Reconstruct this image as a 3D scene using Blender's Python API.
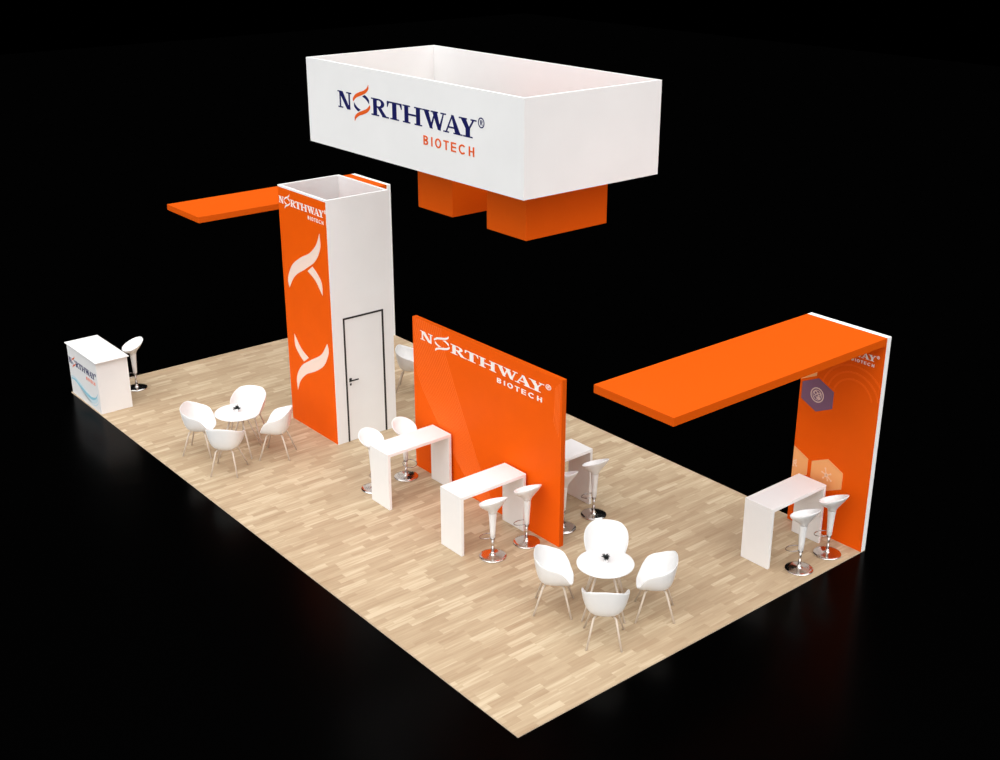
import bpy, bmesh, math, random
from math import sin, cos, pi, radians, atan2, sqrt
from mathutils import Vector, Matrix
from mathutils.geometry import tessellate_polygon

for o in list(bpy.data.objects):
    bpy.data.objects.remove(o)
S = bpy.context.scene
C = S.collection
random.seed(7)

# ------------------------------------------------------------------ camera
PITCH, YAW, FPX = 0.3772135, 0.8814879, 1216.005
cd = bpy.data.cameras.new('camera')
cam = bpy.data.objects.new('camera', cd)
C.objects.link(cam)
fw = Vector((cos(YAW) * cos(PITCH), sin(YAW) * cos(PITCH), -sin(PITCH)))
cam.location = (-7.76430, -9.08076, 9.44803)
cam.rotation_euler = fw.to_track_quat('-Z', 'Y').to_euler()
cd.sensor_fit = 'HORIZONTAL'
cd.sensor_width = 36.0
cd.lens = FPX / 1000 * 36
cd.shift_y = -(380 - 371.715) / 1000
cd.clip_end = 300
S.camera = cam

# ------------------------------------------------------------------ world, light, exposure
w = bpy.data.worlds.new('world')
S.world = w
w.use_nodes = True
w.node_tree.nodes['Background'].inputs[0].default_value = (0, 0, 0, 1)
w.node_tree.nodes['Background'].inputs[1].default_value = 0
S.view_settings.view_transform = 'Standard'
S.view_settings.look = 'None'
S.view_settings.gamma = 1
S.view_settings.use_curve_mapping = False
S.view_settings.exposure = 0.0


def sun(name, direction, strength, angle, col=(1, 1, 1)):
    d = bpy.data.lights.new(name, 'SUN')
    d.energy = strength
    d.angle = radians(angle)
    d.color = col
    o = bpy.data.objects.new(name, d)
    C.objects.link(o)
    o.rotation_euler = (-Vector(direction)).to_track_quat('-Z', 'Y').to_euler()
    o.location = Vector(direction).normalized() * 25
    return o


sun('overhead_light', (-0.05, -0.1, 1), 3.15, 90)
sun('front_light', (-0.62, -0.72, 0.75), 2.35, 100)
sun('left_light', (-1, 0.15, 0.35), 1.35, 80)
sun('right_light', (0.35, -1, 0.4), 0.80, 80, (1.0, 0.93, 0.88))

# ------------------------------------------------------------------ materials


def mat(name, col, rough=0.5, metal=0.0, spec=0.5, var=0.0, vscale=3.0):
    m = bpy.data.materials.new(name)
    m.use_nodes = True
    nt = m.node_tree
    b = nt.nodes['Principled BSDF']
    b.inputs['Base Color'].default_value = (*col, 1)
    b.inputs['Roughness'].default_value = rough
    b.inputs['Metallic'].default_value = metal
    b.inputs['Specular IOR Level'].default_value = spec
    if var:
        tc = nt.nodes.new('ShaderNodeTexCoord')
        n = nt.nodes.new('ShaderNodeTexNoise')
        n.inputs['Scale'].default_value = vscale
        n.inputs['Detail'].default_value = 3
        nt.links.new(tc.outputs['Object'], n.inputs['Vector'])
        r = nt.nodes.new('ShaderNodeValToRGB')
        r.color_ramp.elements[0].position = 0.3
        r.color_ramp.elements[1].position = 0.7
        r.color_ramp.elements[0].color = (*[c * (1 - var) for c in col], 1)
        r.color_ramp.elements[1].color = (*[min(1, c * (1 + var)) for c in col], 1)
        nt.links.new(n.outputs['Fac'], r.inputs['Fac'])
        nt.links.new(r.outputs['Color'], b.inputs['Base Color'])
    return m


WHITE = mat('white_laminate', (0.83, 0.82, 0.81), 0.4, var=0.015)
FABRIC = mat('white_fabric_panel', (0.83, 0.83, 0.825), 0.7, spec=0.2, var=0.02, vscale=1.2)
SHELL = mat('white_shell_plastic', (0.81, 0.81, 0.805), 0.35, var=0.01, vscale=8)
ORANGE = mat('orange_laminate', (0.81, 0.102, 0.0025), 0.5, spec=0.06, var=0.02, vscale=2)
ORANGE_SOLID = mat('orange_board', (0.65, 0.087, 0.0025), 0.5, spec=0.08, var=0.01, vscale=2)
ORANGE_LINE = mat('light_orange_print', (0.90, 0.16, 0.025), 0.5, spec=0.1)
ORANGE_ARC = mat('soft_orange_print', (0.88, 0.122, 0.006), 0.5, spec=0.08)
PALE = mat('pale_pink_print', (0.90, 0.70, 0.60), 0.5, spec=0.2)
LETTER = mat('white_print', (0.9, 0.86, 0.82), 0.5, spec=0.2)
NAVY = mat('navy_print', (0.004, 0.006, 0.09), 0.5, spec=0.2)
LOGO_ORANGE = mat('logo_orange_print', (0.75, 0.105, 0.01), 0.5, spec=0.2)
PURPLE = mat('purple_print', (0.2, 0.1, 0.17), 0.5, spec=0.2)
PEACH = mat('peach_print', (0.92, 0.42, 0.16), 0.5, spec=0.2)
ICON = mat('icon_print', (0.75, 0.56, 0.5), 0.5, spec=0.2)
ICON_PALE = mat('pale_icon_print', (0.95, 0.62, 0.42), 0.5, spec=0.2)
BLUE = mat('blue_swoosh_print', (0.26, 0.56, 0.68), 0.5, spec=0.2)
BLUE_PALE = mat('pale_blue_swoosh_print', (0.62, 0.75, 0.8), 0.5, spec=0.2)
BLACK = mat('black_metal', (0.01, 0.01, 0.01), 0.4)
CHROME = mat('chrome', (0.74, 0.71, 0.69), 0.17, metal=1.0)
DARK_CHROME = mat('dark_chrome', (0.42, 0.41, 0.41), 0.2, metal=1.0)
LEG = mat('pale_wood_leg', (0.62, 0.53, 0.44), 0.5, var=0.05, vscale=20)
LEAF = mat('dark_leaf', (0.035, 0.04, 0.04), 0.5, var=0.3, vscale=60)
EDGE = mat('platform_edge', (0.62, 0.50, 0.36), 0.5)

# glossy black hall floor
HALL = bpy.data.materials.new('black_hall_floor')
HALL.use_nodes = True
hb = HALL.node_tree.nodes['Principled BSDF']
hb.inputs['Base Color'].default_value = (0.0003, 0.0003, 0.0003, 1)
hb.inputs['Roughness'].default_value = 0.22
hb.inputs['Specular IOR Level'].default_value = 0.03


def wood():
    m = bpy.data.materials.new('oak_strip_floor')
    m.use_nodes = True
    nt = m.node_tree
    N = nt.nodes
    L = nt.links
    b = N['Principled BSDF']
    tc = N.new('ShaderNodeTexCoord')
    sp = N.new('ShaderNodeSeparateXYZ')
    L.new(tc.outputs['Object'], sp.inputs[0])

    def mth(op, a, bb=None):
        n = N.new('ShaderNodeMath')
        n.operation = op
        for i, v in enumerate((a, bb)):
            if v is None:
                continue
            if isinstance(v, (int, float)):
                n.inputs[i].default_value = v
            else:
                L.new(v, n.inputs[i])
        return n.outputs[0]
    row = mth('FLOOR', mth('DIVIDE', sp.outputs['Y'], 0.105))
    wn = N.new('ShaderNodeTexWhiteNoise')
    wn.noise_dimensions = '1D'
    L.new(row, wn.inputs['W'])
    off = mth('MULTIPLY', wn.outputs['Value'], 7.3)
    cell = mth('FLOOR', mth('ADD', mth('DIVIDE', sp.outputs['X'], 0.45), off))
    cb = N.new('ShaderNodeCombineXYZ')
    L.new(cell, cb.inputs[0])
    L.new(row, cb.inputs[1])
    wn2 = N.new('ShaderNodeTexWhiteNoise')
    wn2.noise_dimensions = '3D'
    L.new(cb.outputs[0], wn2.inputs['Vector'])
    # grain, stretched along the strips and different in each block
    mp = N.new('ShaderNodeMapping')
    mp.inputs['Scale'].default_value = (1.6, 22, 1)
    L.new(tc.outputs['Object'], mp.inputs['Vector'])
    add = N.new('ShaderNodeVectorMath')
    add.operation = 'ADD'
    sc = N.new('ShaderNodeVectorMath')
    sc.operation = 'SCALE'
    sc.inputs['Scale'].default_value = 40
    L.new(wn2.outputs['Color'], sc.inputs[0])
    L.new(mp.outputs[0], add.inputs[0])
    L.new(sc.outputs[0], add.inputs[1])
    gr = N.new('ShaderNodeTexNoise')
    gr.inputs['Scale'].default_value = 1.0
    gr.inputs['Detail'].default_value = 3
    L.new(add.outputs[0], gr.inputs['Vector'])
    big = N.new('ShaderNodeTexNoise')
    big.inputs['Scale'].default_value = 1.1
    L.new(tc.outputs['Object'], big.inputs['Vector'])
    f = mth('ADD', mth('MULTIPLY', wn2.outputs['Value'], 0.42),
            mth('ADD', mth('MULTIPLY', gr.outputs['Fac'], 0.85), mth('MULTIPLY', big.outputs['Fac'], 0.20)))
    r = N.new('ShaderNodeValToRGB')
    e = r.color_ramp.elements
    e[0].position = 0.30
    e[0].color = (0.345, 0.233, 0.138, 1)
    e[1].position = 1.12
    e[1].color = (0.57, 0.46, 0.315, 1)
    e1 = e.new(0.52)
    e1.color = (0.398, 0.288, 0.182, 1)
    e2 = e.new(0.82)
    e2.color = (0.47, 0.357, 0.232, 1)
    L.new(f, r.inputs['Fac'])
    L.new(r.outputs['Color'], b.inputs['Base Color'])
    b.inputs['Roughness'].default_value = 0.55
    b.inputs['Specular IOR Level'].default_value = 0.2
    return m


WOOD = wood()

# ------------------------------------------------------------------ helpers


def obj(name, bm, m, parent=None, smooth=False, loc=None):
    me = bpy.data.meshes.new(name)
    bmesh.ops.recalc_face_normals(bm, faces=bm.faces)
    if smooth:
        for f in bm.faces:
            f.smooth = True
    bm.to_mesh(me)
    bm.free()
    if isinstance(m, (list, tuple)):
        for x in m:
            me.materials.append(x)
    else:
        me.materials.append(m)
    o = bpy.data.objects.new(name, me)
    C.objects.link(o)
    if parent:
        o.parent = parent
    if loc:
        o.location = loc
    return o


def tag(o, label=None, cat=None, group=None, kind=None):
    if label:
        o['label'] = label
    if cat:
        o['category'] = cat
    if group:
        o['group'] = group
    if kind:
        o['kind'] = kind
    return o


def thing(name, label, cat, loc=(0, 0, 0), rz=0.0, group=None):
    o = bpy.data.objects.new(name, None)
    o.empty_display_size = 0.2
    C.objects.link(o)
    o.location = loc
    o.rotation_euler = (0, 0, rz)
    return tag(o, label, cat, group)


def copy_thing(root, loc, rz, label):
    c = root.copy()
    C.objects.link(c)
    c.location = loc
    c.rotation_euler = (0, 0, rz)
    c['label'] = label
    for ch in [x for x in root.children]:
        d = ch.copy()
        C.objects.link(d)
        d.parent = c
        for g in [x for x in ch.children]:
            e = g.copy()
            C.objects.link(e)
            e.parent = d
    return c


def box(bm, x0, x1, y0, y1, z0, z1, bev=0.0):
    t = bmesh.new()
    vs = [t.verts.new((x, y, z)) for x in (x0, x1) for y in (y0, y1) for z in (z0, z1)]
    for f in ((0, 1, 3, 2), (4, 6, 7, 5), (0, 4, 5, 1), (2, 3, 7, 6), (0, 2, 6, 4), (1, 5, 7, 3)):
        t.faces.new([vs[i] for i in f])
    if bev:
        bmesh.ops.bevel(t, geom=t.edges[:], offset=bev, segments=2, affect='EDGES', profile=0.5)
    me = bpy.data.meshes.new('t')
    t.to_mesh(me)
    t.free()
    bm.from_mesh(me)
    bpy.data.meshes.remove(me)
    return bm


def bx(*a, **k):
    return box(bmesh.new(), *a, **k)


def tube(bm, pts, radii, n=10, cap=True, closed=False):
    pts = [Vector(p) for p in pts]
    if isinstance(radii, (int, float)):
        radii = [radii] * len(pts)
    rings = []
    up = Vector((0, 0, 1))
    K = len(pts)
    prev = None
    for i, p in enumerate(pts):
        a = pts[(i - 1) % K] if (closed or i > 0) else p
        b = pts[(i + 1) % K] if (closed or i < K - 1) else p
        d = (b - a).normalized()
        if prev is None:
            ref = up if abs(d.dot(up)) < 0.95 else Vector((1, 0, 0))
            u = d.cross(ref).normalized()
        else:
            u = (prev - d * prev.dot(d)).normalized()
        prev = u
        v = d.cross(u)
        rings.append([bm.verts.new(p + (u * cos(2 * pi * j / n) + v * sin(2 * pi * j / n)) * radii[i]) for j in range(n)])
    for i in range(K if closed else K - 1):
        A, B = rings[i], rings[(i + 1) % K]
        for j in range(n):
            bm.faces.new((A[j], A[(j + 1) % n], B[(j + 1) % n], B[j]))
    if cap and not closed:
        bm.faces.new(rings[0])
        bm.faces.new(rings[-1])
    return bm


def lathe(bm, prof, n=40, cx=0, cy=0, capb=True, capt=True):
    rings = []
    for r, z in prof:
        rings.append([bm.verts.new((cx + r * cos(2 * pi * j / n), cy + r * sin(2 * pi * j / n), z)) for j in range(n)])
    for A, B in zip(rings, rings[1:]):
        for j in range(n):
            bm.faces.new((A[j], A[(j + 1) % n], B[(j + 1) % n], B[j]))
    if capb:
        bm.faces.new(rings[0])
    if capt:
        bm.faces.new(rings[-1])
    return bm


# flat prints on a face whose normal is -X: points are (u, v); u runs to the reader's right (-Y)
def print_poly(bm, pts, x, t=0.003):
    P = [Vector((u, v, 0)) for u, v in pts]
    tris = tessellate_polygon([P])
    fr = [bm.verts.new((x - t, -p.x, p.y)) for p in P]
    bk = [bm.verts.new((x, -p.x, p.y)) for p in P]
    for a, b, c in tris:
        try:
            bm.faces.new((fr[a], fr[b], fr[c]))
        except ValueError:
            pass
    n = len(P)
    for i in range(n):
        j = (i + 1) % n
        bm.faces.new((fr[i], fr[j], bk[j], bk[i]))


def smooth_loop(pts, corners=(), k=5):
    """Catmull-Rom through a closed outline; indices in corners stay sharp."""
    n = len(pts)
    out = []
    for i in range(n):
        p1 = Vector(pts[i])
        p2 = Vector(pts[(i + 1) % n])
        p0 = Vector(pts[i - 1]) if i not in corners else p1 * 2 - p2
        j = (i + 1) % n
        p3 = Vector(pts[(i + 2) % n]) if j not in corners else p2 * 2 - p1
        for s in range(k):
            t = s / k
            q = 0.5 * ((2 * p1) + (p2 - p0) * t + (2 * p0 - 5 * p1 + 4 * p2 - p3) * t * t + (3 * p1 - p0 - 3 * p2 + p3) * t ** 3)
            out.append((q.x, q.y))
    return out


# --- the wordmark, drawn in capital-height units; u = 0 at the left of N, v = 0 on the baseline
def R4(a, b, c, d):
    return [(a, b), (c, b), (c, d), (a, d)]


def arc(cx, cy, rx, ry, a0, a1, n=14):
    return [(cx + rx * cos(radians(a0 + (a1 - a0) * i / n)), cy + ry * sin(radians(a0 + (a1 - a0) * i / n))) for i in range(n + 1)]


def letters():
    P = []
    s = 0.075

    def add(dx, polys):
        for q in polys:
            P.append([(x + dx, y) for x, y in q])
    # N (0..1.5)
    add(0, [R4(.19, 0, .34, .98), R4(0.02, 0, .55, s), [(0, 1), (.56, 1), (1.36, -.02), (1.0, -.02), (.16, .93), (0, .93)],
            R4(1.2, -.02, 1.36, 1), R4(.98, 1 - s, 1.52, 1)])
    # R (3.65..5.4)
    bowl = arc(.80, .74, .56, .26, 90, -90) + arc(.80, .74, .22, .17, -90, 90)
    add(3.65, [R4(.2, 0, .58, 1), R4(0, 0, .78, s), R4(0, 1 - s, .85, 1), bowl, R4(.55, .48, .82, .57),
               R4(.55, .91, .82, 1.0), [(.6, .52), (.98, .52), (1.62, 0), (1.18, 0)], R4(1.1, 0, 1.8, s)])
    # T (5.28..6.75)
    add(5.28, [R4(.53, 0, .95, 1), R4(.3, 0, 1.18, s), R4(0.02, .91, 1.46, 1), [(0, 1), (0.0, .66), (.06, .66), (.22, .93)],
               [(1.48, 1), (1.48, .66), (1.42, .66), (1.26, .93)]])
    # H (6.85..8.7)
    add(6.85, [R4(.17, 0, .55, 1), R4(1.3, 0, 1.68, 1), R4(.5, .46, 1.35, .56)] +
        [R4(a, b, a + .72, b + s) for a in (0, 1.13) for b in (0, 1 - s)])
    # W (8.75..10.95)
    add(8.75, [[(.12, 1), (.55, 1), (.96, .02), (.70, .02)], [(.68, .02), (.86, .02), (1.22, .93), (1.12, .93)],
               [(.92, 1), (1.34, 1), (1.72, .02), (1.45, .02)], [(1.46, .02), (1.66, .02), (2.03, 1), (1.93, 1)],
               R4(0, 1 - s, .68, 1), R4(.80, 1 - s, 1.46, 1), R4(1.7, 1 - s, 2.2, 1)])
    # A (10.68..12.4)
    add(10.68, [[(.18, 0), (.30, 0), (.90, 1), (.78, 1)], [(.72, 1), (.94, 1), (1.56, 0), (1.1, 0)], R4(.42, .28, 1.15, .37),
                R4(0, 0, .52, s), R4(.92, 0, 1.72, s)])
    # Y (12.1..13.6)
    add(12.1, [[(.12, 1), (.56, 1), (.98, .42), (.60, .42)], [(.76, .42), (.92, .42), (1.36, 1), (1.22, 1)], R4(.58, 0, .96, .5),
               R4(0, 1 - s, .70, 1), R4(1.02, 1 - s, 1.52, 1), R4(.36, 0, 1.18, s)])
    return P


# outlines of the swirl, as drawn large on the tower: (y, z)
S_OUT = [(8.651, 3.93), (8.65, 3.665), (8.84, 3.391), (9.173, 3.179), (9.583, 2.945), (9.811, 2.67),
         (9.837, 2.849), (9.657, 3.136), (9.343, 3.344), (9.012, 3.503), (8.776, 3.705)]
C_OUT = [(8.945, 3.266), (9.127, 3.145), (8.876, 3.03), (8.655, 2.80), (8.663, 3.028), (8.799, 3.175)]
SW_C = (9.2, 2.295)


def swirl_polys():
    """outlines of the big swirl round its centre: the two long strokes, then the two short ones"""
    a = smooth_loop([(-(y - SW_C[0]), z - SW_C[1]) for y, z in S_OUT], corners=(0, 5))
    c = smooth_loop([(-(y - SW_C[0]), z - SW_C[1]) for y, z in C_OUT], corners=(0, 1, 3))
    rot = lambda q: [(-x, -y) for x, y in q]
    return [a, rot(a)], [c, rot(c)]


def small_swirl():
    """the same symbol as in the wordmark, where its strokes stand closer together"""
    a = smooth_loop([(-(y - SW_C[0]) * 1.45, (z - SW_C[1] - .375) * .92) for y, z in S_OUT], corners=(0, 5))
    c = smooth_loop([(-(y - SW_C[0]) * 1.5, (z - SW_C[1] - .505) * 1.05 + .04) for y, z in C_OUT], corners=(0, 1, 3))
    rot = lambda q: [(-x, -y) for x, y in q]
    return [a, rot(a)], [c, rot(c)]


def tagline_polys():
    """BIOTECH in plain strokes, cap height 1, whole width 4.62"""
    w, h = .13, .20
    P = []

    def ring(cx, cy, rx, ry, a0, a1, n=14):
        o = arc(cx, cy, rx, ry, a0, a1, n)
        i = arc(cx, cy, rx - w, ry - h * .9, a0, a1, n)
        for k in range(n):
            P.append([o[k], o[k + 1], i[k + 1], i[k]])
    P.append(R4(0, 0, w, 1))
    for cy, ry, rx in ((.73, .27, .21), (.28, .28, .23)):
        P.append(R4(w, cy + ry - h * .8, .23, cy + ry))
        P.append(R4(w, cy - ry, .23, cy - ry + h * .8))
        ring(.22, cy, rx, ry, -90, 90, 8)
    P.append(R4(.73, 0, .73 + w, 1))
    ring(1.38, .5, .29, .52, 0, 360, 22)
    P.append(R4(2.05, 0, 2.05 + w, 1))
    P.append(R4(1.87, 1 - h * .8, 2.36, 1))
    P.append(R4(2.55, 0, 2.55 + w, 1))
    for v in (0, .42, 1 - h * .8):
        P.append(R4(2.55 + w, v, 3.02, v + h * .8))
    ring(3.57, .5, .32, .52, 42, 318, 18)
    P.append(R4(4.13, 0, 4.13 + w, 1))
    P.append(R4(4.62 - w, 0, 4.62, 1))
    P.append(R4(4.13, .42, 4.62, .42 + h * .8))
    return P


def logo(parent, x, yleft, zbase, ux, uz, m_word, m_swirl, m_cres, m_tag):
    """company logo printed on a -X face; ux, uz = size of one capital unit across and up"""
    bm = bmesh.new()
    for i, q in enumerate(letters()):
        if i == 5:                          # the N stands apart, before the swirl
            obj('wordmark', bm, m_word, parent)
            bm = bmesh.new()
        print_poly(bm, [(-yleft + a * ux, zbase + b * uz) for a, b in q], x, .003 + .00025 * (i % 7))
    obj('wordmark', bm, m_word, parent)
    bm = bmesh.new()
    # registered mark ring and R
    cu, cv, r = 14.02, .92, .27
    ring = arc(cu, cv, r, r * 1.05, 0, 360, 20)
    inn = arc(cu, cv, r * .76, r * .8, 0, 360, 20)
    for i in range(20):
        print_poly(bm, [(-yleft + a * ux, zbase + b * uz) for a, b in (ring[i], ring[i + 1], inn[i + 1], inn[i])], x)
    for q in (R4(-.09, -.13, -.04, .13), R4(-.04, .08, .06, .13), R4(-.04, -.02, .06, .03), R4(.05, 0, .1, .12),
              [(-.01, -.01), (.04, -.01), (.12, -.13), (.06, -.13)]):
        print_poly(bm, [(-yleft + (cu + a) * ux, zbase + (cv + b) * uz) for a, b in q], x)
    obj('registered_mark', bm, m_word, parent)
    so, co = small_swirl()
    f = lambda q: [(-yleft + (2.6 + a) * ux, zbase + (.53 + b) * uz) for a, b in q]
    for nm, qs, mm in (('logo_swirl', so, m_swirl), ('logo_crescent', co, m_cres)):
        for q in qs:
            bm = bmesh.new()
            print_poly(bm, f(q), x)
            obj(nm, bm, mm, parent)
    bm = bmesh.new()
    for i, q in enumerate(tagline_polys()):
        print_poly(bm, [(-yleft + (8.8 + a) * ux, zbase + (-.98 + b * .52) * uz) for a, b in q], x, .003 + .0002 * (i % 5))
    obj('tagline', bm, m_tag, parent)


def struct(name, bm, m):
    o = obj(name, bm, m)
    o['kind'] = 'structure'
    return o


# ------------------------------------------------------------------ setting
W, L = 7.0, 13.99
bm = bmesh.new()
box(bm, 0, W, 0, L, -0.012, 0)
fl = struct('floor', bm, [WOOD, EDGE])
for p in fl.data.polygons:
    p.material_index = 0 if p.normal.z > 0.5 else 1
bm = bx(-45, 60, -45, 70, -0.112, -0.012)
struct('floor_hall', bm, HALL)

# ------------------------------------------------------------------ hanging sign
HX0, HX1, HY0, HY1, HZ0, HZ1 = 2.533, 5.087, 2.923, 8.303, 5.621, 6.961
T = 0.05
hs = thing('hanging_sign', 'big white rectangular open-topped sign hanging above the stand, navy and orange lettering', 'sign',
           (3.81, 5.613, HZ0))


def part(name, bm, m, root, **k):
    """mesh given in world coordinates, put under an unrotated root"""
    o = obj(name, bm, m, root, **k)
    for v in o.data.vertices:
        v.co -= root.location
    return o


class Shift:
    pass


def shift_children(root):
    for c in root.children:
        for v in c.data.vertices:
            v.co -= root.location
        for g in c.children:
            for v in g.data.vertices:
                v.co -= root.location


obj('side_panel', bx(HX0, HX0 + T, HY0, HY1, HZ0, HZ1), FABRIC, hs)
obj('side_panel', bx(HX1 - T, HX1, HY0, HY1, HZ0, HZ1), FABRIC, hs)
obj('side_panel', bx(HX0 + T, HX1 - T, HY0, HY0 + T, HZ0, HZ1), FABRIC, hs)
obj('side_panel', bx(HX0 + T, HX1 - T, HY1 - T, HY1, HZ0, HZ1), FABRIC, hs)
logo(hs, HX0, 7.40, 6.287, 0.256, 0.258, NAVY, LOGO_ORANGE, NAVY, LOGO_ORANGE)
shift_children(hs)

for (x0, x1, y0, y1, lab) in ((2.98, 4.54, 3.385, 4.255, 'orange box hanging under the near end of the white overhead sign'),
                              (2.99, 4.51, 5.085, 5.95, 'orange box hanging under the middle of the white overhead sign')):
    o = obj('hanging_box', bx(x0, x1, y0, y1, 4.89, 5.95, bev=0.004), ORANGE_SOLID)
    c = Vector(((x0 + x1) / 2, (y0 + y1) / 2, 4.89))
    for v in o.data.vertices:
        v.co -= c
    o.location = c
    tag(o, lab, 'hanging box', 'orange boxes hanging below the sign')

# ------------------------------------------------------------------ canopy walls
WH, WY, WT, CL, CT = 3.492, 1.402, 0.107, 4.441, 0.115
XI = W - WT


def hexagon(cy, cz, ry, rz):
    return [(cy + ry * sin(radians(60 * i)), cz + rz * cos(radians(60 * i))) for i in range(6)]


def clip_y(pts, ymax):
    out = []
    n = len(pts)
    for i in range(n):
        a, b = pts[i], pts[(i + 1) % n]
        if a[0] <= ymax:
            out.append(a)
        if (a[0] <= ymax) != (b[0] <= ymax):
            t = (ymax - a[0]) / (b[0] - a[0])
            out.append((ymax, a[1] + (b[1] - a[1]) * t))
    return out


def ring_poly(bm, cy, cz, r0, r1, x, a0=0, a1=360, n=24, ry=1.0, t=0.003):
    for i in range(n):
        p0 = radians(a0 + (a1 - a0) * i / n)
        p1 = radians(a0 + (a1 - a0) * (i + 1) / n)
        print_poly(bm, [(-(cy + r1 * ry * cos(p0)), cz + r1 * sin(p0)), (-(cy + r1 * ry * cos(p1)), cz + r1 * sin(p1)),
                        (-(cy + r0 * ry * cos(p1)), cz + r0 * sin(p1)), (-(cy + r0 * ry * cos(p0)), cz + r0 * sin(p0))], x, t)


def line_poly(bm, pts, wd, x, t=0.0015):
    for a, b in zip(pts, pts[1:]):
        d = Vector((b[0] - a[0], b[1] - a[1]))
        n = Vector((-d.y, d.x)).normalized() * wd / 2
        print_poly(bm, [(-(a[0] + n.x), a[1] + n.y), (-(b[0] + n.x), b[1] + n.y), (-(b[0] - n.x), b[1] - n.y), (-(a[0] - n.x), a[1] - n.y)], x, t)


def canopy_wall(y0, label, graphics):
    r = thing('canopy_wall', label, 'display wall', (W, y0 + WY / 2, 0), 0, 'orange walls with overhead canopies')
    obj('back_panel', bx(XI + 0.006, W, y0, y0 + WY, 0, WH), FABRIC, r)['label'] = 'white back panel'
    obj('graphic_panel', bx(XI, XI + 0.006, y0, y0 + WY, 0, WH), ORANGE, r)['label'] = 'orange printed front'
    obj('canopy', bx(XI - CL, XI, y0, y0 + WY, WH - CT, WH), ORANGE_SOLID, r)
    if graphics:
        logo(r, XI, 1.29, 3.083, 0.0845, 0.088, LETTER, LETTER, LETTER, LETTER)
        bm = bmesh.new()
        for k in range(3):
            rr = 0.33 + 0.11 * k
            ring_poly(bm, 0.46, 2.36, rr, rr + 0.03, XI, 15, 165, 20, t=0.0015)
        # keep arcs on the panel
        for v in bm.verts:
            v.co.y = min(max(v.co.y, 0.004), WY - 0.004)
        obj('arc_pattern', bm, ORANGE_ARC, r)
        for (cy, cz, m, icon) in ((1.073, 2.268, PURPLE, 'brain'), (0.757, 1.025, PEACH, 'mol'), (1.405, 1.03, PEACH, 'mol'), (1.405, 2.71, PEACH, None)):
            bm = bmesh.new()
            h = clip_y(hexagon(cy, cz, 0.335, 0.275), WY - 0.003)
            print_poly(bm, [(-a, b) for a, b in h], XI)
            ho = obj('hexagon', bm, m, r)
            ho['label'] = 'purple hexagon print' if m is PURPLE else 'peach hexagon print'
            if icon == 'brain':
                bm = bmesh.new()
                ring_poly(bm, cy, cz, 0.105, 0.122, XI - 0.003)
                ring_poly(bm, cy, cz, 0.075, 0.084, XI - 0.003)
                ring_poly(bm, cy + .03, cz + .03, 0.022, 0.036, XI - 0.003, n=12)
                ring_poly(bm, cy - .035, cz + .02, 0.018, 0.030, XI - 0.003, n=12)
                ring_poly(bm, cy - .03, cz - .04, 0.006, 0.026, XI - 0.003, n=12)
                line_poly(bm, [(cy + .06, cz - .03), (cy + .02, cz - .02), (cy, cz - .06), (cy - .02, cz), (cy - .06, cz + .0)], .010, XI - 0.003)
                obj('icon', bm, ICON, ho)
            elif icon == 'mol':
                bm = bmesh.new()
                for a in (20, 75, 150, 215, 250, 310):
                    rr = 0.11 if a % 2 else 0.085
                    if cy > 1.2:
                        rr *= .9
                    e = (cy + rr * cos(radians(a)), cz + rr * sin(radians(a)))
                    if e[0] > WY - 0.02:
                        continue
                    st = (min(cy, WY - .02), cz)
                    line_poly(bm, [st, e], .016, XI - 0.003)
                    ring_poly(bm, e[0], e[1], 0.0, 0.016, XI - 0.003, n=8)
                ring_poly(bm, min(cy, WY - .045) , cz, 0.015, 0.035, XI - 0.003, n=10)
                obj('icon', bm, ICON_PALE, ho)
    shift_children(r)
    return r


canopy_wall(0.0, 'tall orange wall with white edge and hexagon prints, canopy reaching over the near bar table', True)
canopy_wall(L - WY, 'far orange wall behind the tower whose canopy sticks out to the left', False)

# ------------------------------------------------------------------ tower
TX0, TX1, TY0, TY1, TH = 2.806, 4.100, 8.392, 10.007, 4.552
tw = thing('tower', 'tall square open-topped tower, orange printed side and white side with a door', 'tower', ((TX0 + TX1) / 2, (TY0 + TY1) / 2, 0))
t = 0.055
DX0, DX1, DH = 3.028, 3.888, 2.396
obj('graphic_panel', bx(TX0, TX0 + t, TY0 + 0.012, TY1, 0, TH - 0.03), ORANGE, tw)['label'] = 'orange printed side'
bm = bmesh.new()
box(bm, TX0, TX0 + t, TY0 + 0.012, TY1, TH - 0.03, TH)
box(bm, TX1 - t, TX1, TY0, TY1, 0, TH)
box(bm, TX0 + t, TX1 - t, TY1 - t, TY1, 0, TH)
box(bm, TX0, TX0 + t, TY0, TY0 + 0.012, 0, TH)
# front wall around the door opening
box(bm, TX0 + t, DX0, TY0, TY0 + t, 0, TH)
box(bm, DX1, TX1 - t, TY0, TY0 + t, 0, TH)
box(bm, DX0, DX1, TY0, TY0 + t, DH, TH)
obj('shell', bm, FABRIC, tw)['label'] = 'white walls'
f = 0.033
bm = bmesh.new()
box(bm, DX0, DX0 + f, TY0 - 0.006, TY0 + t, 0, DH)
box(bm, DX1 - f, DX1, TY0 - 0.006, TY0 + t, 0, DH)
box(bm, DX0 + f, DX1 - f, TY0 - 0.006, TY0 + t, DH - f, DH)
obj('door_frame', bm, BLACK, tw)['label'] = 'thin black door frame'
dr = obj('door', bx(DX0 + f + .003, DX1 - f - .003, TY0 + 0.002, TY0 + 0.045, 0.004, DH - f - .003), FABRIC, tw)
bm = bmesh.new()
box(bm, DX0 + .075, DX0 + .125, TY0 - .010, TY0 + .003, 1.165, 1.235, bev=.003)
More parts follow.
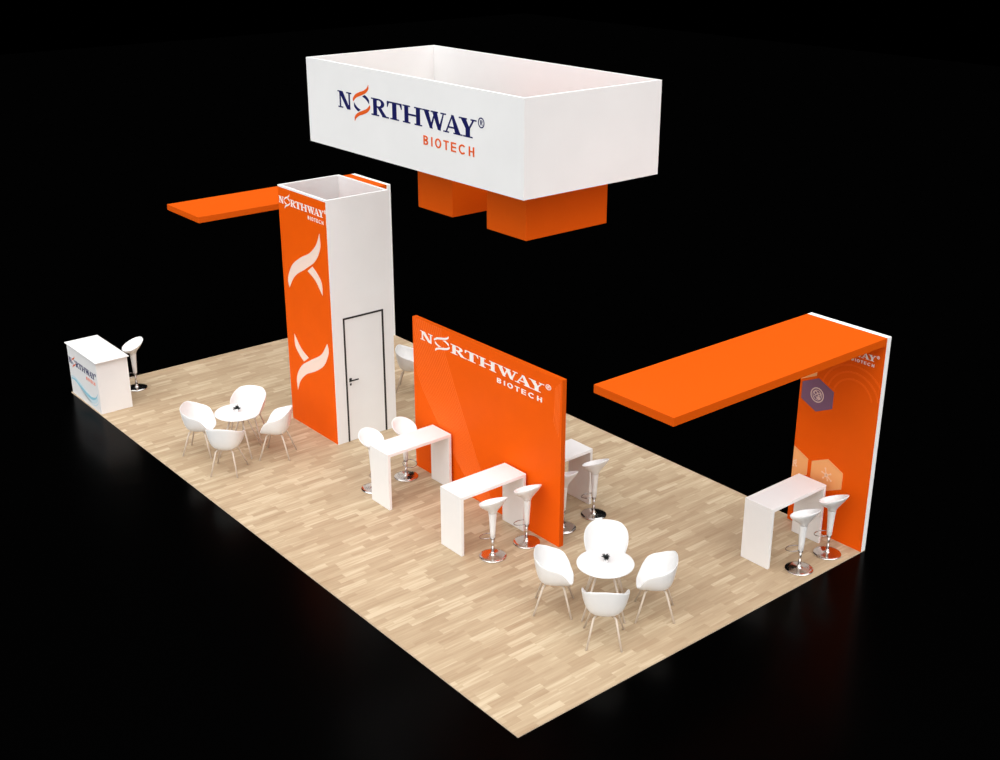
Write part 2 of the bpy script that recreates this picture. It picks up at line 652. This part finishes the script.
tube(bm, [(DX0 + .10, TY0 - .006, 1.205), (DX0 + .10, TY0 - .055, 1.205), (DX0 + .13, TY0 - .06, 1.205), (DX0 + .235, TY0 - .06, 1.205)], .014, n=8)
box(bm, DX0 + .085, DX0 + .115, TY0 - .012, TY0 + .003, 1.095, 1.135, bev=.003)
obj('handle', bm, BLACK, dr)['label'] = 'black lever handle'
logo(tw, TX0, 9.985, 4.235, 0.111, 0.125, LETTER, LETTER, LETTER, LETTER)
so, co = swirl_polys()
for q in so + co:
    bm = bmesh.new()
    print_poly(bm, [(-SW_C[0] + a, SW_C[1] + b) for a, b in q], TX0)
    obj('swirl_graphic', bm, PALE, tw)['label'] = 'large pale swirl stroke'
shift_children(tw)

# ------------------------------------------------------------------ partition wall
PX0, PX1, PY0, PY1, PH = 3.416, 3.502, 3.052, 6.803, 2.783
pw = thing('partition_wall', 'freestanding orange wall with white lettering between the bar tables', 'display wall', ((PX0 + PX1) / 2, (PY0 + PY1) / 2, 0))
obj('panel', bx(PX0 + .004, PX1, PY0, PY1, 0, PH), ORANGE_SOLID, pw)
obj('graphic_panel', bx(PX0, PX0 + .004, PY0, PY1, 0, PH), ORANGE, pw)
logo(pw, PX0, 6.585, 2.437, 0.2305, 0.155, LETTER, LETTER, LETTER, LETTER)
bm = bmesh.new()
kz = [0.02, .74, 1.5, 2.0, 2.41, 2.775]
ky = [4.62, 5.08, 5.49, 5.74, 5.93, 6.02]
kw = [.45, .78, 1.04, 1.08, 1.1, 1.12]


def interp(z, ys):
    for i in range(len(kz) - 1):
        if z <= kz[i + 1]:
            q = (z - kz[i]) / (kz[i + 1] - kz[i])
            return ys[i] + (ys[i + 1] - ys[i]) * q
    return ys[-1]


NL = 20
for k in range(NL + 1):
    seg = []
    for i in range(25):
        z = kz[0] + (kz[-1] - kz[0]) * i / 24
        y = interp(z, ky) + interp(z, kw) * k / NL
        if y < PY1 - .01:
            seg.append((y, z))
        else:
            break
    if len(seg) > 1:
        line_poly(bm, seg, 0.014, PX0, t=.001)
for k in range(5):
    line_poly(bm, [(PY0 + .03 + .03 * k, 2.74 - .03 * k), (PY0 + .05 + .025 * k, 2.3), (PY0 + .06 + .03 * k, 1.85 + .05 * k)], .01, PX0, t=.001)
obj('line_pattern', bm, ORANGE_LINE, pw)['label'] = 'band of fine lighter orange lines'
shift_children(pw)

# ------------------------------------------------------------------ reception counter
rc = thing('reception_counter', 'white reception counter at the far left corner, blue wave print on its front', 'counter', (0.34, 13.23, 0))
KX0, KX1, KY0, KY1, KH = 0.02, 0.65, 12.49, 13.94, 1.06
obj('body', bx(KX0, KX1, KY0, KY1, 0, KH), WHITE, rc)
obj('countertop', bx(KX0 - .03, KX1 + .02, KY0 - .06, KY1 + .03, KH, KH + .022, bev=.004), WHITE, rc)
logo(rc, KX0, 13.915, 0.672, 0.0955, 0.125, NAVY, LOGO_ORANGE, NAVY, LOGO_ORANGE)


def wave(pts, wds):
    L_, R_ = [], []
    for i, (y, z) in enumerate(pts):
        a = Vector(pts[max(i - 1, 0)])
        b = Vector(pts[min(i + 1, len(pts) - 1)])
        d = (b - a).normalized()
        n = Vector((-d.y, d.x)) * wds[i]
        L_.append((-(y + n.x), z + n.y))
        R_.append((-(y - n.x), z - n.y))
    return L_ + R_[::-1]


def densify(pts, k=4):
    out = []
    for i in range(len(pts) - 1):
        p0 = Vector(pts[max(i - 1, 0)])
        p1 = Vector(pts[i])
        p2 = Vector(pts[i + 1])
        p3 = Vector(pts[min(i + 2, len(pts) - 1)])
        for s in range(k):
            t_ = s / k
            q = 0.5 * ((2 * p1) + (p2 - p0) * t_ + (2 * p0 - 5 * p1 + 4 * p2 - p3) * t_ * t_ + (3 * p1 - p0 - 3 * p2 + p3) * t_ ** 3)
            out.append((q.x, q.y))
    out.append(tuple(pts[-1]))
    return out


def wave_part(pts, wmax, m, lab, x, e0=.35):
    p = densify(pts)
    n = len(p)
    wd = [wmax * (e0 + (1 - e0) * sin(pi * i / (n - 1))) if i < n / 2 else wmax * sin(pi * i / (n - 1)) + .001 for i in range(n)]
    bm = bmesh.new()
    q = wave(p, wd)
    q = [(min(max(a, -KY1 + .003), -KY0 - .003), b) for a, b in q]
    print_poly(bm, q, x, .001)
    obj('wave_graphic', bm, m, rc)['label'] = lab


wave_part([(13.91, .36), (13.72, .37), (13.45, .30), (13.15, .20), (12.9, .17), (12.68, .22), (12.56, .33)], .075, BLUE_PALE, 'pale blue wave print', KX0)
wave_part([(13.91, .33), (13.70, .35), (13.42, .28), (13.12, .21), (12.88, .21), (12.68, .28), (12.57, .40)], .030, BLUE, 'blue wave print', KX0 - .001)
wave_part([(13.5, .27), (13.2, .15), (12.95, .09), (12.75, .10), (12.6, .20), (12.55, .27)], .016, BLUE_PALE, 'thin pale blue wave print', KX0)
shift_children(rc)

# ------------------------------------------------------------------ bar tables
def bar_table(x, y, label):
    """x, y = centre"""
    r = thing('bar_table', label, 'table', (x, y, 0), 0, 'white bar tables')
    lx, ly, h, tk = 0.642, 0.258, 1.0, 0.052
    obj('tabletop', bx(-lx, lx, -ly, ly, h - tk, h, bev=.003), WHITE, r)
    obj('side_panel', bx(-lx, -lx + tk, -ly, ly, 0, h - tk, bev=.003), WHITE, r)
    obj('side_panel', bx(lx - tk, lx, -ly, ly, 0, h - tk, bev=.003), WHITE, r)
    return r


b0 = bar_table(2.725, 5.965, 'white bar table beside the partition wall, the one nearer the tower door')
copy_thing(b0, (2.725, 4.045, 0), 0, 'white bar table in front of the partition wall, standing nearer the round table')
copy_thing(b0, (4.155, 4.045, 0), 0, 'white bar table half hidden behind the end of the partition wall')
copy_thing(b0, (6.02, 0.84, 0), 0, 'white bar table under the big canopy by the hexagon wall')

# ------------------------------------------------------------------ bar stools
def make_stool(label):
    r = thing('bar_stool', label, 'stool', (0, 0, 0), 0, 'white bar stools with chrome bases')
    bm = lathe(bmesh.new(), [(.195, 0.0), (.208, .004), (.212, .012), (.205, .020), (.15, .027), (.06, .034), (.034, .042), (.030, .07), (.026, .085)], n=48)
    obj('base', bm, CHROME, r, smooth=True)['label'] = 'round chrome base'
    obj('pole', lathe(bmesh.new(), [(.023, .08), (.023, .345)], n=20), CHROME, r, smooth=True)['label'] = 'chrome pole'
    # foot rest: a loop that leaves the pole forward (+y)
    pts = []
    for i in range(21):
        a = -pi / 2 + 2 * pi * i / 20
        pts.append((0.125 * cos(a), 0.125 + 0.115 * sin(a) + .0, 0.300 - .025 * sin(a)))
    bm = tube(bmesh.new(), pts[:-1], .0065, n=8, closed=True)
    lathe(bm, [(.034, .295), (.034, .33)], n=20)
    obj('footrest', bm, DARK_CHROME, r, smooth=True)['label'] = 'chrome footrest loop'
    obj('column', lathe(bmesh.new(), [(.034, .33), (.039, .335), (.044, .45), (.052, .60), (.062, .735), (.066, .765)], n=32), SHELL, r, smooth=True)
    # bucket seat
    bm = bmesh.new()
    n = 48
    prof = [(.064, .750, 0), (.070, .778, .0), (.088, .803, .12), (.125, .834, .45), (.165, .868, .75), (.197, .908, .95), (.216, .942, 1.0),
            (.212, .951, 1.0), (.199, .943, 1.0), (.178, .905, .9), (.145, .868, .65), (.10, .842, .4), (.045, .830, .2)]
    rings = []
    for rr, z, k in prof:
        ring = []
        for j in range(n):
            a = 2 * pi * j / n
            y = sin(a)
            zz = z + k * (0.092 * (-y) + 0.012 * y * y)
            ring.append(bm.verts.new((rr * cos(a) * 1.0, rr * 1.0 * y - .012 * k, zz)))
        rings.append(ring)
    for A, B in zip(rings, rings[1:]):
        for j in range(n):
            bm.faces.new((A[j], A[(j + 1) % n], B[(j + 1) % n], B[j]))
    bm.faces.new(rings[0])
    bm.faces.new(rings[-1])
    obj('seat', bm, SHELL, r, smooth=True)
    return r


stools = [
    (2.457, 3.494, 0, 'white bar stool in front of the nearer partition bar table, farther from the orange wall'),
    (3.13, 3.485, 0, 'white bar stool beside the near end of the orange partition wall, left of it'),
    (3.01, 6.545, pi, 'white bar stool behind a bar table, next to the partition wall\'s far end'),
    (2.32, 6.525, pi, 'white bar stool in front of the tower door, base mostly hidden by the bar table'),
    (4.558, 3.479, 0, 'white bar stool behind the partition wall, fully in view beside the half hidden bar table'),
    (3.872, 3.465, 0, 'white bar stool mostly hidden behind the near end of the partition wall'),
    (5.754, 0.290, 0, 'white bar stool under the big canopy, farther from the hexagon wall'),
    (6.456, 0.300, 0, 'white bar stool under the big canopy, nearest the hexagon wall'),
    (1.113, 13.337, pi / 2, 'white bar stool behind the reception counter with the blue wave print'),
]
s0 = None
for x, y, a, lab in stools:
    if s0 is None:
        s0 = make_stool(lab)
        s0.location = (x, y, 0)
        s0.rotation_euler = (0, 0, a)
    else:
        copy_thing(s0, (x, y, 0), a, lab)

# ------------------------------------------------------------------ armchairs
def make_chair(label):
    r = thing('armchair', label, 'chair', (0, 0, 0), 0, 'white shell armchairs with pale legs')
    n, m = 56, 14
    bm = bmesh.new()
    zb = 0.462

    hz = [(0, .490), (22, .498), (38, .55), (52, .645), (70, .74), (90, .79), (120, .845), (150, .900), (180, .922)]

    def rim(a):
        # a = 0 at the front (+y), pi at the back
        c = cos(a)
        s_ = sin(a)
        e = 2 / 2.5
        x = 0.318 * (abs(s_) ** (2 / 3.0)) * (1 if s_ >= 0 else -1)
        y = (0.27 if c > 0 else 0.285) * (abs(c) ** e) * (1 if c >= 0 else -1)
        d = math.degrees(abs(math.atan2(s_, c)))
        z = hz[-1][1]
        for (d0, z0), (d1, z1) in zip(hz, hz[1:]):
            if d <= d1:
                q = (d - d0) / (d1 - d0)
                q = q * .6 + .4 * q * q * (3 - 2 * q)
                z = z0 + (z1 - z0) * q
                break
        return x, y, z
    rings = []
    for i in range(1, m + 1):
        t_ = i / m
        ring = []
        for j in range(n):
            a = 2 * pi * j / n
            X, Y, Z = rim(a)
            wall = max(0.0, (Z - 0.490) / 0.43)
            # radial reach grows fast, height grows late (bucket section)
            q = t_ ** 0.95
            rad = sin(q * pi / 2) ** (0.80 - .32 * wall)
            lift = (1 - cos(q * pi / 2)) ** (1.2 + .1 * wall)
            flare = 1.0 - 0.12 * (1 - t_ ** 3) * wall
            ring.append(bm.verts.new((X * rad * flare, Y * rad * flare, zb + (Z - zb) * lift)))
        rings.append(ring)
    c0 = bm.verts.new((0, 0, zb))
    for j in range(n):
        bm.faces.new((c0, rings[0][j], rings[0][(j + 1) % n]))
    for A, B in zip(rings, rings[1:]):
        for j in range(n):
            bm.faces.new((A[j], B[j], B[(j + 1) % n], A[(j + 1) % n]))
    bmesh.ops.recalc_face_normals(bm, faces=bm.faces)
    o = obj('shell', bm, SHELL, r, smooth=True)
    md = o.modifiers.new('thickness', 'SOLIDIFY')
    md.thickness = 0.013
    md.offset = 0
    md2 = o.modifiers.new('smooth', 'SUBSURF')
    md2.levels = 1
    md2.render_levels = 1
    # under-seat ring
    bm = bmesh.new()
    tube(bm, [(.135 * cos(2 * pi * i / 24), .135 * sin(2 * pi * i / 24) - .0, .455) for i in range(24)], .009, n=6, closed=True)
    obj('seat_frame', bm, LEG, r, smooth=True)
    for sx in (-1, 1):
        for sy, fy in ((-1, -.27), (1, .265)):
            bm = tube(bmesh.new(), [(sx * .105, sy * .10, .462), (sx * .15, sy * .145, .42), (sx * (.275 if sy > 0 else .235), fy, 0.0)], [.014, .016, .014], n=8)
            obj('leg', bm, LEG, r, smooth=True)
    return r


TA = (1.25, 9.235)
TA_TOP = (1.295, 9.295)
TB = (2.715, 1.335)
chairs = []
for (cx, cy), names in (
    (TB, ('white armchair at the near round table, back to the viewer, nearest the front floor corner',
          'white armchair left of the near round table, beside the end of the partition wall',
          'white armchair right of the near round table, nearest the right floor edge',
          'white armchair behind the near round table, facing the viewer')),
    (TA, ('white armchair at the far round table with its back to the viewer',
          'white armchair on the left of the far round table, nearest the left floor edge',
          'white armchair between the far round table and the orange side of the tower',
          'white armchair behind the far round table, facing the viewer'))):
    for (dx, dy), nm in zip(((-.5, -.52), (-.5, .5), (.5, -.5), (.5, .5)), names):
        chairs.append((cx + dx, cy + dy, atan2(-dy, -dx) - pi / 2, nm))
chairs.append((5.38, 9.71, atan2(-1, 1) - pi / 2, 'white armchair partly visible in the gap between tower and partition wall'))
c0 = None
for x, y, a, lab in chairs:
    if c0 is None:
        c0 = make_chair(lab)
        c0.location = (x, y, 0)
        c0.rotation_euler = (0, 0, a)
    else:
        copy_thing(c0, (x, y, 0), a, lab)

# ------------------------------------------------------------------ round tables
def make_table(label):
    r = thing('round_table', label, 'table', (0, 0, 0), 0, 'white round tables')
    obj('tabletop', lathe(bmesh.new(), [(.385, .753), (.400, .760), (.402, .769), (.398, .775)], n=64), SHELL, r)
    bm = lathe(bmesh.new(), [(.14, .737), (.14, .753)], n=24)
    obj('mounting_plate', bm, LEG, r)
    for k in range(4):
        a = k * pi / 2
        bm = tube(bmesh.new(), [(.12 * cos(a), .12 * sin(a), .747), (.42 * cos(a), .42 * sin(a), 0)], [.017, .014], n=8)
        obj('leg', bm, LEG, r, smooth=True)
    return r


t0 = make_table('round white table on pale legs near the front, ringed by four armchairs')
t0.location = (*TB, 0)
copy_thing(t0, (*TA_TOP, 0), 0, 'round white table on pale legs between the reception counter and the tower')


def make_plant(label):
    r = thing('potted_plant', label, 'plant', (0, 0, 0), 0, 'small table plants')
    obj('pot', lathe(bmesh.new(), [(.026, 0), (.030, .004), (.038, .055), (.034, .055), (.031, .045)], n=20), WHITE, r, smooth=True)
    rng = random.Random(3)
    bm = bmesh.new()
    for i in range(30):
        a = rng.random() * 2 * pi
        el = rng.uniform(.1, 1.4)
        base = Vector((0, 0, .05))
        d = Vector((cos(a) * cos(el), sin(a) * cos(el), sin(el)))
        ln = rng.uniform(.05, .09)
        side = d.cross(Vector((0, 0, 1))).normalized() * rng.uniform(.012, .02)
        up = side.cross(d).normalized() * .006
        p = [base, base + d * ln * .45 + side + up, base + d * ln - up, base + d * ln * .45 - side + up, base + d * ln * .5 - up]
        v = [bm.verts.new(q) for q in p]
        bm.faces.new((v[0], v[1], v[4]))
        bm.faces.new((v[1], v[2], v[4]))
        bm.faces.new((v[2], v[3], v[4]))
        bm.faces.new((v[3], v[0], v[4]))
    obj('foliage', bm, LEAF, r)
    return r


p0 = make_plant('tiny dark plant in a white pot on the near round table')
p0.location = (TB[0] + .03, TB[1] + .02, .775)
copy_thing(p0, (TA_TOP[0] + .01, TA_TOP[1] + .02, .775), 1.3, 'tiny dark plant in a white pot on the far round table')
